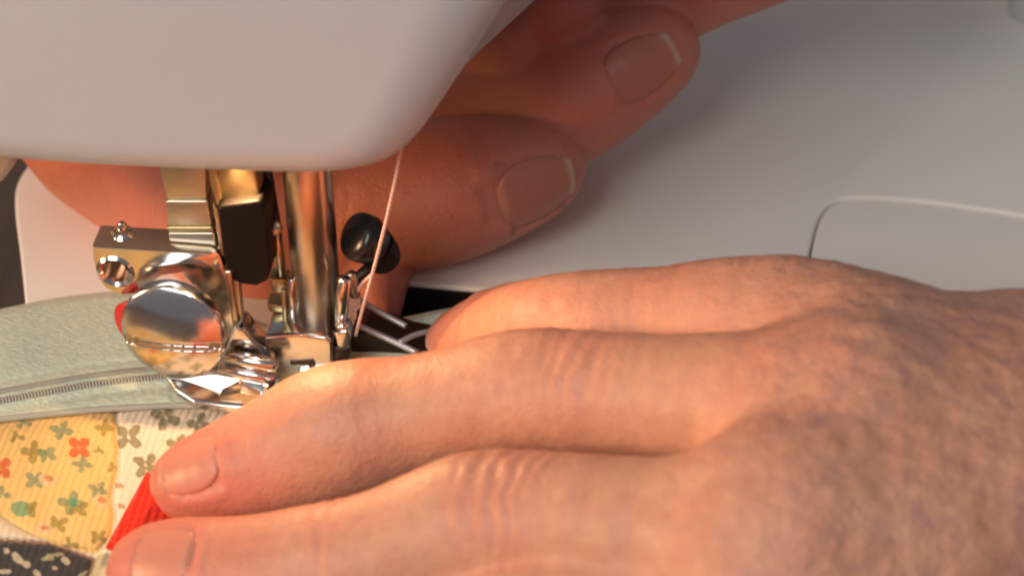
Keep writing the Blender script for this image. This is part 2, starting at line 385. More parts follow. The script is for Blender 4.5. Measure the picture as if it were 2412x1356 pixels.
# presser bar: two stepped metal blocks and a black guide block
pb = prism('presser_bar', [(370, 345), (482, 350), (487, 470), (393, 470), (378, 420)], -1.5, 6, M['zinc'], mac, 0.35, 3)
prism('bar_step', [(389, 474), (488, 474), (498, 532), (394, 532)], -1.9, 6, M['zinc'], pb, 0.3, 3)
prism('bar_step', [(391, 536), (499, 536), (503, 546), (395, 546)], -2.3, 6, M['brass'], pb, 0.25, 3)
prism('bar_step', [(396, 549), (503, 549), (512, 600), (399, 594)], -1.9, 6, M['zinc'], pb, 0.3, 3)
prism('bar_rail', [(482, 350), (497, 350), (522, 470), (512, 492), (497, 440)], -3.4, 5, M['brass'], pb, 0.35, 3)
prism('bar_rail', [(500, 480), (514, 492), (532, 600), (520, 610)], -3.0, 5, M['zinc'], pb, 0.3, 3)
gb = prism('presser_guide', [(500, 345), (594, 350), (603, 415), (613, 470), (523, 488), (508, 430)], -2.8, 6.5, M['brass'], mac, 0.5, 4)
lathe('guide_screw', [(0, 0.9), (0.5, 0.95), (0.9, 0.6), (1.0, 0.05)], at(520, 380, -4), (0, -1, 0.3), M['chrome'], gb, 18)
prism('guide_foot', [(512, 492), (524, 484), (612, 472), (626, 492), (637, 640), (630, 662), (604, 674), (566, 670), (540, 650), (524, 600)], -4.2, 6.5, M['black'], mac, 0.8, 4)

# foot holder: a drilled plate with a bright top edge, shank and thumb screw
def drilled(name, outline, hole, hr, y0, depth, m, parent, n=48):
    P = np.array([WY(px, py, y0) for px, py in outline]); c = WY(*hole, y0)
    Q = []
    m2 = len(P)
    seg = np.linalg.norm(np.roll(P, -1, 0)-P, axis=1); cum = np.concatenate([[0], np.cumsum(seg)]); tot = cum[-1]
    for t in np.linspace(0, tot, n, endpoint=False):
        i = min(np.searchsorted(cum, t, side='right')-1, m2-1); f = (t-cum[i])/seg[i]; Q.append(P[i]*(1-f)+P[(i+1) % m2]*f)
    Q = np.array(Q); ang = np.arctan2(Q[:, 2]-c[2], Q[:, 0]-c[0])
    H = np.stack([c[0]+hr*np.cos(ang), np.full(n, y0), c[2]+hr*np.sin(ang)], 1)
    H2 = np.stack([c[0]+(hr+0.5)*np.cos(ang), np.full(n, y0-0.35), c[2]+(hr+0.5)*np.sin(ang)], 1)
    H3 = np.stack([c[0]+(hr+0.9)*np.cos(ang), np.full(n, y0), c[2]+(hr+0.9)*np.sin(ang)], 1)
    ci = c*1.0; Qi = Q+(ci-Q)*0.06
    D = np.array([0, depth, 0]); e = np.array([0, 0.35, 0])
    rings = [Q+D, Q+e, Qi, H3, H2, H, H+D]
    V = np.vstack(rings); Fc = []
    for k in range(len(rings)):
        kk = (k+1) % len(rings)
        for i in range(n): Fc.append([k*n+i, k*n+(i+1) % n, kk*n+(i+1) % n, kk*n+i])
    return sharp(mesh(name, V, Fc, m, parent), 38)
fh = drilled('foot_holder', [(217, 580), (300, 585), (400, 591), (516, 598), (512, 625), (440, 640), (380, 650), (352, 672), (325, 692), (290, 696), (252, 684), (228, 652), (219, 615)], (272, 640), 1.75, -4.5, 4.6, M['chrome'], mac)
lathe('holder_screw', [(0, 1.5), (0.5, 1.6), (0.9, 1.3), (1.2, 0.7), (1.9, 0.65), (2.3, 0.4), (2.35, 0.03)], WZ(291, 556, 22.9), (0, 0, 1), M['chrome'], fh, 24)
lathe('hole_liner', [(0, 1.72), (0.2, 1.72)], WY(272, 640, -2.2), (0, 1, 0), metal('copper_liner', (0.50, 0.24, 0.13), 0.35), fh, 30)
shank = prism('foot_shank', [(440, 600), (518, 600), (534, 650), (550, 720), (557, 790), (575, 812), (560, 845), (500, 815), (486, 740), (470, 690), (430, 650)], -3.8, 3.6, M['chrome'], mac, 0.5, 4)
prism('shank_rib', [(528, 640), (545, 640), (562, 770), (548, 778)], -4.6, 1.6, M['steel'], shank, 0.3, 3)
prism('shank_rib', [(548, 660), (562, 664), (572, 758), (566, 765)], -3.8, 1.6, M['zinc'], shank, 0.3, 3)
# thumb screw
ts_ax = nrm((-0.12, -0.98, 0.15)); ts_c = WY(404, 786, -9.5)
a, s, t = frame_of(ts_ax)
s = nrm(np.array([1.0, 0, 0])-a*a[0]); t = np.cross(s, a); t = t if t[2] > 0 else -t
ts = lathe('thumb_screw', [(-7.0, 1.9), (-2.9, 1.9), (-2.7, 2.6), (-2.4, 6.6), (-2.1, 7.15), (-0.5, 7.25), (0.0, 7.05)], ts_c, ts_ax, M['chrome'], mac, 64, 30)
R0 = 7.05; gx = np.linspace(-R0, R0, 181); V = []; idx = {}; Fc = []
for i, xx in enumerate(gx):
    for j, yy in enumerate(gx):
        rr = math.hypot(xx, yy)
        if rr > R0+0.12: continue
        sc_ = min(1, R0/max(rr, 1e-6)); x1, y1 = xx*sc_, yy*sc_; rr = min(rr, R0)
        h = 1.25*(1-(rr/R0)**2)**0.8 if rr < R0 else 0
        sl = abs(y1+1.2-0.05*x1)
        h2 = h-0.75*(lambda q: q*q*(3-2*q))(max(0, min(1, (0.72-sl)/0.45))) if rr < R0-0.2 else h
        idx[i, j] = len(V); V.append(ts_c+a*max(h2, 0.0)+s*x1+t*y1)
for i in range(180):
    for j in range(180):
        q = [(i, j), (i+1, j), (i+1, j+1), (i, j+1)]
        if all(k in idx for k in q): Fc.append([idx[k] for k in q])
sharp(mesh('screw_dome', V, Fc, M['chrome'], ts), 45)
rd = WY(320, 752, -6.6)
lathe('screw_washer', [(0, 2.6), (0.2, 2.9), (1.2, 2.9), (1.4, 2.6)], rd, nrm((-0.5, -0.8, 0.15)), M['red_plastic'], ts, 40)

# presser foot: sole with upturned left toe, hinge ridges and ankle
def WZl(pts, z): return [WZ(px, py, z) for px, py in pts]
top = [(388, 880, 4.4), (440, 872, 4.6), (520, 868, 4.4), (610, 872, 4.0), (652, 890, 3.6), (640, 930, 2.8), (606, 962, 2.0), (520, 956, 2.1), (455, 946, 2.7), (415, 918, 3.6)]
Tp = np.array([WZ(px, py, z) for px, py, z in top]); n = len(Tp)
foot = solid('presser_foot', np.vstack([Tp, Tp-np.array([0, 0, 1.2])]), [list(range(n)), list(range(2*n-1, n-1, -1))]+[[i, (i+1) % n, n+(i+1) % n, n+i] for i in range(n)], M['chrome'], mac, 0.35, 3)
toe = []
for k in range(9):
    u = k/8
    P0 = WZ(388+u*175, 874+u*14, 5.0-0.6*u); P1 = WZ(400+u*160, 915+u*36, 3.4-0.9*u); P2 = WZ(440+u*125, 948+u*14, 2.2-0.2*u)
    mid = P1+np.array([0, 0.6, -0.7])
    for q in np.linspace(0, 1, 9): toe.append(P0*(1-q)**2+2*mid*q*(1-q)+P2*q*q)
toe = np.array(toe)
tv = np.vstack([toe, toe-np.array([0, -0.5, 0.5])]); Fc = []
for i in range(8):
    for j in range(8):
        q = [i*9+j, (i+1)*9+j, (i+1)*9+j+1, i*9+j+1]; Fc.append(q); Fc.append([x+81 for x in q[::-1]])
bd = [j for j in range(9)]+[i*9+8 for i in range(1, 9)]+[72+j for j in range(7, -1, -1)]+[i*9 for i in range(7, 0, -1)]
for i in range(len(bd)): x, y = bd[i], bd[(i+1) % len(bd)]; Fc.append([x, y, y+81, x+81])
sharp(mesh('foot_toe', tv, Fc, M['chrome'], foot), 50)
rod('foot_hinge', WZ(530, 838, 7.2), WZ(652, 862, 7.0), 1.05, M['chrome'], foot, 24)
rod('foot_hinge', WZ(516, 868, 5.4), WZ(650, 892, 5.2), 0.95, M['chrome'], foot, 24)
lathe('hinge_end', [(0, 0.9), (0.3, 1.35), (0.9, 1.35), (1.1, 0.9)], WZ(632, 905, 4.6), nrm((1, -0.5, 0.2)), M['chrome'], foot, 22)
solid('foot_bridge', np.array([WZ(560, 884, 4.9), WZ(640, 896, 4.8), WZ(625, 932, 3.6), WZ(570, 925, 3.6), WZ(560, 884, 4.9)-np.array([0, 0, 1.2]), WZ(640, 896, 4.8)-np.array([0, 0, 1.2]), WZ(625, 932, 3.6)-np.array([0, 0, 1.2]), WZ(570, 925, 3.6)-np.array([0, 0, 1.2])]),
      [[0, 1, 2, 3], [7, 6, 5, 4], [0, 1, 5, 4], [1, 2, 6, 5], [2, 3, 7, 6], [3, 0, 4, 7]], M['chrome'], foot, 0.3, 3)
prism('foot_sole', [(565, 924), (612, 933), (604, 962), (520, 955), (515, 935)], -10.5, 3.0, M['steel'], foot, 0.2, 2)
prism('foot_ankle', [(548, 770), (572, 776), (622, 836), (640, 862), (560, 856), (528, 834), (540, 800)], -5.4, 4.0, M['chrome'], foot, 0.4, 3)
# dark block and prongs to the right of the foot
prism('dark_block', [(826, 790), (860, 782), (960, 818), (1010, 828), (1000, 862), (826, 880)], 3.0, 6, M['dark_steel'], mac, 0.4, 3)
def bar(name, pts, wd, m, parent):
    return tube(name, [tuple(WZ(px, py, z)) for px, py, z in pts], wd, m, parent, 10)
bar('foot_prong', [(846, 706, 6.5), (900, 738, 5.5), (956, 768, 4.5)], 0.45, M['wire'], mac)
bar('foot_prong', [(846, 768, 5.0), (910, 796, 4.4), (982, 830, 3.6)], 0.45, M['wire'], mac)
bar('foot_prong', [(940, 806, 4.4), (985, 786, 4.3), (1062, 771, 3.6)], 0.4, M['wire'], mac)

# ------------------------------------------------------------------ thread
th = tube('thread', [tuple(WY(946, 338, -5)), tuple(WY(930, 430, -4)), tuple(WY(905, 540, -3)), tuple(WY(876, 650, -3)), tuple(WY(855, 725, -3)), tuple(WY(838, 790, -3))], 0.25, M['thread'], None, 8)
th2 = tube('loose_end', [tuple(WY(874, 648, -3)), tuple(WY(850, 672, -2)), tuple(WY(838, 705, -1.5)), tuple(WY(836, 750, -1.5))], 0.24, M['thread'], th, 8)
tag(th, 'thin pale pink sewing thread running down from the head to the needle', 'thread')
# ------------------------------------------------------------------ zipper pouch being sewn
pouch = tag(empty('zipper_pouch', (-20, -20, 0)), 'patchwork zipper pouch in yellow, cream, charcoal and red cotton under the presser foot', 'pouch')
def interp(pts, x):
    a = np.array(pts, float); return np.interp(x, a[:, 0], a[:, 1])
def smooth_curve(pts):
    c = catmull(np.array(pts, float), 12); return c
upE = smooth_curve([(-140, 752), (0, 727), (100, 706), (200, 691), (300, 684), (420, 700), (560, 740), (700, 772), (840, 772), (950, 748), (1050, 727), (1150, 712), (1230, 706), (1320, 705), (1500, 712)])
seamE = smooth_curve([(-140, 1012), (0, 996), (120, 984), (220, 974), (320, 968), (420, 964), (520, 966), (640, 975), (760, 980), (900, 930), (1050, 860), (1200, 810), (1320, 790), (1500, 790)])
coil1 = [(-140, 945), (0, 921), (100, 903), (200, 886), (300, 873), (420, 864), (520, 866)]
coil2 = [(-140, 966), (0, 943), (100, 924), (200, 906), (300, 893), (420, 882), (520, 884)]
def zcloth(px, py):
    """height of the cloth over the bed: eased down under the foot, dropping towards the front"""
    z = 1.3-0.9*np.exp(-((px-620)/200.0)**2) + 0.9*np.exp(-((px+20)/170.0)**2)
    z = z-np.maximum(0, np.minimum(py, 1600)-1150)*0.006-np.maximum(0, py-1600)*0.02
    return z
NS, NT = 260, 60
xs = np.linspace(-140, 1500, NS); V = []; Q = []
yu = interp(upE, xs); yl = interp(seamE, xs)
for i in range(NS):
    for j in range(NT):
        v = j/(NT-1); y = yu[i]*(1-v)+yl[i]*v
        z = zcloth(xs[i], y)+0.9*math.sin(min(1, v*1.05)*math.pi)**0.7*(0.5 if xs[i] < 400 else 0.2)
        z -= 1.3*max(0, 1-v*16)**2                      # rolled far edge
        d = y-interp(coil2, xs[i])
        z -= 0.35*math.exp(-((d-26)/9)**2)              # groove between coil and seam
        z -= 0.25*math.exp(-((d+44)/6)**2)
        z -= 0.7*max(0, (v-0.94)/0.06)
        V.append(WZ(xs[i], y, z))
V = np.array(V)
V[:, 2] += 0.12*vnoise(V, 7, 3)
Fc = [[i*NT+j, (i+1)*NT+j, (i+1)*NT+j+1, i*NT+j+1] for i in range(NS-1) for j in range(NT-1)]
def sheet(name, V, Fc, m, parent, th):
    o = mesh(name, V, Fc, m, parent); return o
mesh('zipper_tape', V, Fc, M['mint'], pouch)
# coil teeth: two rows of small slanted stitches
tv = []; tf = []
for row, (c, sl) in enumerate(((coil1, 1), (coil2, -1))):
    for x in np.arange(-130, 515, 7.6):
        y = float(interp(c, x)); va = (y-interp(upE, x))/(interp(seamE, x)-interp(upE, x)); base = zcloth(x, y)+0.9*math.sin(min(1, va*1.05)*math.pi)**0.7*(0.5 if x < 400 else 0.2)+0.14
        P = WZ(x, y, base); b = len(tv)
        ax = nrm(np.array([0.45*sl, 1.0, 0])); sd = np.array([ax[1], -ax[0], 0])
        for k in range(6):
            u = [-1, -0.6, 0, 0.6, 1][k] if k < 5 else 0
            if k == 5: break
            rr = 0.19*math.sqrt(max(0.08, 1-u*u)); hh = 0.16*math.sqrt(max(0.05, 1-u*u*0.9))
            for q in range(6):
                th_ = 2*math.pi*q/6; tv.append(P+ax*u*0.66+sd*1.15*rr*math.cos(th_)+np.array([0, 0, hh*1.3*math.sin(th_)]))
        for k in range(4):
            for q in range(6): tf.append([b+k*6+q, b+k*6+(q+1) % 6, b+(k+1)*6+(q+1) % 6, b+(k+1)*6+q])
        tf.append([b+q for q in range(6)]); tf.append([b+24+q for q in range(6)])
tag(mesh('zipper_teeth', tv, tf, M['mint_teeth'], pouch), kind='stuff')
# stitched seam line along the tape edge
mesh_pts = [tuple(WZ(x, interp(seamE, x)-9, zcloth(x, interp(seamE, x))+0.05)) for x in np.arange(-130, 620, 30)]
tube('piping', mesh_pts, 0.45, M['mint_teeth'], pouch, 8)

# patchwork: one fine grid of cloth split into its patches; the print is dye on the threads
NS, NT = 300, 230
xs = np.linspace(-140, 760, NS); PX = np.zeros((NS, NT)); PY = np.zeros((NS, NT)); Z = np.zeros((NS, NT))
yl = interp(seamE, xs)-4
for j in range(NT):
    v = j/189; PX[:, j] = xs; PY[:, j] = yl*(1-v)+1500*v if j < 190 else 1500+(j-189)*28
polyY = [(-200, 900), (272, 940), (276, 1010), (279, 1060), (277, 1110), (262, 1170), (270, 1215), (262, 1262), (228, 1302), (150, 1290), (60, 1250), (0, 1216), (-200, 1150)]
polyStrip = [(-200, 1130), (0, 1216), (60, 1248), (112, 1276), (40, 1275), (-200, 1262)]
polyDark = [(-200, 1262), (0, 1271), (112, 1277), (222, 1316), (214, 1345), (190, 1400), (160, 2700), (-200, 2700)]
polyMint = [(222, 1316), (240, 1300), (300, 1310), (320, 2700), (160, 2700), (190, 1400), (214, 1345)]
fx, fy = PX.ravel(), PY.ravel()
Zf = zcloth(fx, fy)
seamd = np.minimum(polydist(fx, fy, polyY[1:-1], False), np.minimum(polydist(fx, fy, polyDark[:5], False), 1e9))
Zf = Zf-0.55*np.exp(-(seamd/7.0)**2)+0.25*np.clip(seamd/60, 0, 1)
vv = (fy-interp(seamE, fx))
Zf = Zf-0.8*np.exp(-(vv/16)**2)-0.5*np.clip((fy-1270)/30, 0, 1)
pos = np.array([WZ(x, y, z) for x, y, z in zip(fx, fy, Zf)])
pos[:, 2] += 0.35*vnoise(pos, 9, 8)+0.10*vnoise(pos, 2.2, 4)
base_y = np.array([0.86, 0.58, 0.21]); cream = np.array([0.80, 0.69, 0.52]); charcoal = np.array([0.055, 0.055, 0.058]); pale = np.array([0.82, 0.70, 0.50])
C = np.tile(cream, (len(fx), 1))
wob = 4*vnoise(np.stack([fx, fy, 0*fx], 1), 9, 2)+2*vnoise(np.stack([fx, fy, 0*fx], 1), 4, 5)
inY = inpoly(fx+0*wob, fy, polyY); inS = inpoly(fx, fy, polyStrip); inD = inpoly(fx, fy, polyDark); inM = inpoly(fx, fy, polyMint)
C[inY] = base_y; C[inS] = pale; C[inD] = charcoal; C[inM] = (0.50, 0.47, 0.28)
def stamp(mask, colr, a=1.0):
    C[mask] = C[mask]*(1-a)+np.array(colr)*a
def ell(cx, cy, rx, ry, rot, region, colr, a=0.78):
    dx, dy = fx+wob*0.55-cx, fy+wob*0.4-cy; c, s_ = math.cos(rot), math.sin(rot)
    u = (dx*c+dy*s_)/rx; v = (-dx*s_+dy*c)/ry; stamp(region & (u*u+v*v < 1), colr, a)
def flower(cx, cy, r, rot, region, colr, petals=4, sq=0.8, wd=0.34, centre=None):
    for k in range(petals):
        th_ = rot+2*math.pi*k/petals
        ell(cx+math.cos(th_)*r*0.58, cy+math.sin(th_)*r*0.58*sq, r*0.46, r*wd*0.75, math.atan2(math.sin(th_)*sq, math.cos(th_)), region, colr)
    if centre is not None: ell(cx, cy, r*0.2, r*0.2, 0, region, centre)
teal = (0.20, 0.30, 0.16); olive = (0.30, 0.25, 0.06); redf = (0.66, 0.07, 0.02); darkol = (0.16, 0.16, 0.06); green = (0.10, 0.34, 0.19); brick = (0.60, 0.20, 0.06)
for cx, cy, r in ((187, 1055, 34), (2, 1104, 34), (-90, 1010, 32)): flower(cx, cy, r*0.85, math.pi/4, inY, redf, 4, 0.95, 0.5, (0.70, 0.3, 0.08))
for cx, cy, r, rot, cc in ((146, 1014, 32, 0.3, teal), (80, 1066, 36, 0.1, olive), (112, 1072, 28, 0.6, teal), (195, 1094, 28, 0.15, teal), (82, 1130, 30, 0.8, teal), (168, 1182, 38, 0.2, teal), (184, 1196, 30, 0.9, olive),
                           (231, 1152, 28, 0.5, teal), (136, 1232, 30, 1.0, olive), (6, 1163, 24, 0.4, teal), (246, 1009, 26, 0.1, olive), (267, 1101, 20, 0.2, olive), (56, 996, 22, 0.2, teal), (233, 1263, 26, 0.7, olive),
                           (164, 1280, 24, 0.3, olive), (-70, 1090, 34, 0.4, teal), (-60, 1180, 34, 0.9, olive), (40, 1030, 22, 0.2, olive), (232, 1060, 15, 0.5, olive)):
    flower(cx, cy, r*0.88, rot, inY, cc, 4 if r > 24 else 3, 0.72, 0.40)
ell(50, 1196, 25, 19, 0.2, inY, green); ell(74, 1190, 16, 9, -0.5, inY, olive); ell(76, 1204, 9, 14, 0.1, inY, olive); ell(172, 1180, 11, 10, 0, inY, green)
for cx, cy in ((115, 1126), (240, 1176), (105, 1240)):
    ell(cx-3, cy+3, 22, 15, 0.1, inY, (0.80, 0.58, 0.30)); ell(cx, cy, 9, 7, 0, inY, brick)
inC = ~(inY | inS | inD | inM)
for cx, cy, r, rot in ((303, 1030, 36, 0.75), (390, 983, 36, 0.35), (344, 1096, 34, 0.6), (470, 1000, 32, 0.2), (420, 1050, 30, 0.4), (360, 1170, 30, 0.9)):
    flower(cx, cy, r, rot, inC, darkol, 4, 0.9, 0.42)
for cx, cy in ((281, 1143), (286, 1191), (330, 1240)): ell(cx, cy, 10, 6, 0.2, inC, (0.42, 0.22, 0.09))
for cx, cy, rx, ry, rot in ((40, 1312, 17, 9, 0.8), (62, 1328, 11, 8, 0.2), (10, 1344, 18, 6, 0.0), (88, 1352, 14, 7, 0.9), (112, 1314, 16, 6, -0.2), (128, 1306, 22, 5, -0.1), (155, 1320, 12, 8, 0.8), (129, 1338, 6, 5, 0), (195, 1352, 16, 6, -0.6), (15, 1296, 8, 7, 0.4), (-40, 1320, 16, 7, 0.5), (60, 1380, 18, 7, 0.3), (140, 1385, 16, 7, 1.1)):
    ell(cx, cy, rx, ry, rot, inD, (0.62, 0.55, 0.40) if rot >= 0 else (0.42, 0.42, 0.25))
for cx, cy, rx, ry in ((245, 1350, 14, 16), (262, 1330, 9, 20)): ell(cx, cy, rx, ry, 0.3, inM, (0.66, 0.56, 0.36))
stamp(np.exp(-(polydist(fx, fy, polyDark[:5], False)/5)**2) > 0.5, (0.42, 0.22, 0.14), 0.7)
def sub(name, sel, label=None):
    s2 = sel.reshape(NS, NT); Fq = []
    cell = s2[:-1, :-1] if True else None
    ii, jj = np.nonzero(cell); used = {}
    Vn = []; Cn = []
    for i, j in zip(ii, jj):
        f = []
        for a_, b_ in ((i, j), (i+1, j), (i+1, j+1), (i, j+1)):
            k = a_*NT+b_
            if k not in used: used[k] = len(Vn); Vn.append(pos[k]); Cn.append((*C[k], 1))
            f.append(used[k])
        Fq.append(f)
    me = bpy.data.meshes.new(name); me.from_pydata((np.array(Vn)*S).tolist(), [], Fq); me.update()
    set_attr(me, 'print', Cn, 'COLOR')
    o = link(name, me, M['print'], pouch)
    if label: o['label'] = label
    return o
sub('patch', inY, 'yellow patch printed with teal and red flowers')
sub('patch', inC, 'cream patch printed with dark green leaves')
sub('patch', inS, 'plain cream wedge between yellow and charcoal')
sub('patch', inD, 'charcoal patch printed with pale leaves')
sub('patch', inM, 'olive green patch at the bottom')
# red ribbon tab between the two fingertips
tri = [(347, 1120), (262, 1282), (300, 1290), (430, 1245), (420, 1215), (372, 1150)]
G = []; nn = 14
for i in range(nn):
    for j in range(nn):
        u, v = i/(nn-1), j/(nn-1)
        A = np.array([250, 1290])*(1-u)+np.array([347, 1112])*u; B = np.array([400, 1330])*(1-u)+np.array([440, 1190])*u
        p = A*(1-v)+B*v; G.append(WZ(p[0], p[1], zcloth(p[0], p[1])+0.75+0.5*math.sin(v*2.4)+0.15*math.sin(u*3)))
o = mesh('ribbon_tab', G, [[i*nn+j, (i+1)*nn+j, (i+1)*nn+j+1, i*nn+j+1] for i in range(nn-1) for j in range(nn-1)], M['red_cloth'], pouch)
o['label'] = 'bright red ribbed tab'
md = o.modifiers.new('thickness', 'SOLIDIFY'); md.thickness = 0.5*S; md.offset = 0
# ------------------------------------------------------------------ hands: one signed-distance body each, polygonised
def seg_d(P, A, B, ra, rb):
    ab = B-A; t = np.clip(((P-A)@ab)/(ab@ab), 0, 1); q = P-A-t[:, None]*ab
    return np.sqrt((q*q).sum(1))-(ra+(rb-ra)*t), t
def smin(a, b, k):
    h = np.maximum(k-np.abs(a-b), 0)/k; return np.minimum(a, b)-h*h*k*0.25
def to3(c): return np.array([WZ(x, y, z) for x, y, z, r in c]), np.array([r for *_, r in c])
def dense(P, R, k=5):
    Q = catmull(np.hstack([P, R[:, None]]), k); return Q[:, :3], Q[:, 3]
class Hand:
    def __init__(s, fingers, palm, kp=7.0, kj=5.0, kf=0.9, wide=()):
        s.f = [dense(*to3(c), 3) for c in fingers]; s.raw = [to3(c) for c in fingers]; s.palm = [to3(c) for c in palm]
        s.kp, s.kj, s.kf = kp, kj, kf
    def chain(s, P, Q, R, arc=False):
        best = None; T = None; L = 0
        for i in range(len(Q)-1):
            d, t = seg_d(P, Q[i], Q[i+1], R[i], R[i+1]); ln = np.linalg.norm(Q[i+1]-Q[i])
            if best is None: best = d; T = t*ln
            else:
                if arc: T = np.where(d < best, L+t*ln, T)
                best = smin(best, d, 0.8) if not arc else np.minimum(best, d)
            L += ln
        return (best, T) if arc else best
    def sdf(s, P):
        d = None
        for Q, R in s.f:
            c = s.chain(P, Q, R); d = c if d is None else smin(d, c, s.kf)
        pd = None
        for Q, R in s.palm:
            c = s.chain(P, Q, R); pd = c if pd is None else smin(pd, c, s.kp)
        return d if pd is None else smin(d, pd, s.kj)
    def bounds(s):
        A = np.vstack([q for q, _ in s.f]+[q for q, _ in s.palm]); return A.min(0)-14, A.max(0)+14
def surface(fn, lo, hi, h):
    n = np.ceil((hi-lo)/h).astype(int)+1
    ax = [lo[i]+h*np.arange(n[i]) for i in range(3)]
    # coarse pass marks the blocks that can hold the surface
    bs = 8; F = np.full(n, 5.0, np.float64)
    for i in range(0, n[0], bs):
        for j in range(0, n[1], bs):
            cz = np.array([[ax[0][min(i+bs//2, n[0]-1)], ax[1][min(j+bs//2, n[1]-1)], lo[2]+h*(k+bs/2)] for k in range(0, n[2], bs)])
            dd = fn(cz)
            for q, k in enumerate(range(0, n[2], bs)):
                if abs(dd[q]) < h*bs*1.1+4:
                    g = np.stack(np.meshgrid(ax[0][i:i+bs], ax[1][j:j+bs], ax[2][k:k+bs], indexing='ij'), -1)
                    F[i:i+bs, j:j+bs, k:k+bs] = fn(g.reshape(-1, 3)).reshape(g.shape[:3])
                elif dd[q] < 0: F[i:i+bs, j:j+bs, k:k+bs] = -5
    sg = F < 0
    c = [sg[a:n[0]-1+a, b:n[1]-1+b, d:n[2]-1+d] for a in (0, 1) for b in (0, 1) for d in (0, 1)]
    cnt = sum(x.astype(int) for x in c); act = (cnt > 0) & (cnt < 8); idx = -np.ones(act.shape, int); I = np.argwhere(act); idx[act] = np.arange(len(I))
    acc = np.zeros((len(I), 3)); num = np.zeros(len(I))
    for axis in range(3):
        o1, o2 = [a for a in range(3) if a != axis]
        for u in (0, 1):
            for v in (0, 1):
                a = I.copy(); a[:, o1] += u; a[:, o2] += v; b = a.copy(); b[:, axis] += 1
                fa = F[a[:, 0], a[:, 1], a[:, 2]]; fb = F[b[:, 0], b[:, 1], b[:, 2]]
                m = (fa < 0) != (fb < 0); t = np.where(m, fa/np.where(m, fa-fb, 1), 0)
                p = a.astype(float); p[:, axis] += t; acc[m] += p[m]; num[m] += 1
    V = lo+h*acc/num[:, None]; quads = []
    for axis in range(3):
        o1, o2 = [(1, 2), (2, 0), (0, 1)][axis]
        A = [slice(None)]*3; B = [slice(None)]*3; A[axis] = slice(0, -1); B[axis] = slice(1, None)
        ch = sg[tuple(A)] != sg[tuple(B)]; E = np.argwhere(ch)
        ok = (E[:, o1] > 0) & (E[:, o2] > 0) & (E[:, o1] < n[o1]-1) & (E[:, o2] < n[o2]-1); E = E[ok]
        ins = sg[E[:, 0], E[:, 1], E[:, 2]]
        def cell(du, dv):
            q = E.copy(); q[:, o1] -= du; q[:, o2] -= dv; return idx[q[:, 0], q[:, 1], q[:, 2]]
        q = np.stack([cell(1, 1), cell(0, 1), cell(0, 0), cell(1, 0)], 1); q[~ins] = q[~ins][:, ::-1]; quads.append(q)
    Fq = np.vstack(quads); Fq = Fq[(Fq >= 0).all(1)]
    for _ in range(2):                                  # light relaxation
        s_ = np.zeros_like(V); c_ = np.zeros(len(V))
        for a in range(4):
            np.add.at(s_, Fq[:, a], V[Fq[:, (a+1) % 4]]); np.add.at(s_, Fq[:, a], V[Fq[:, (a+3) % 4]]); np.add.at(c_, Fq[:, a], 2)
        V = V*0.5+0.5*s_/np.maximum(c_, 1)[:, None]
    return V, Fq
def grad(fn, P, e=0.15):
    g = np.stack([fn(P+np.eye(3)[i]*e)-fn(P-np.eye(3)[i]*e) for i in range(3)], 1); return g/np.linalg.norm(g, axis=1)[:, None]
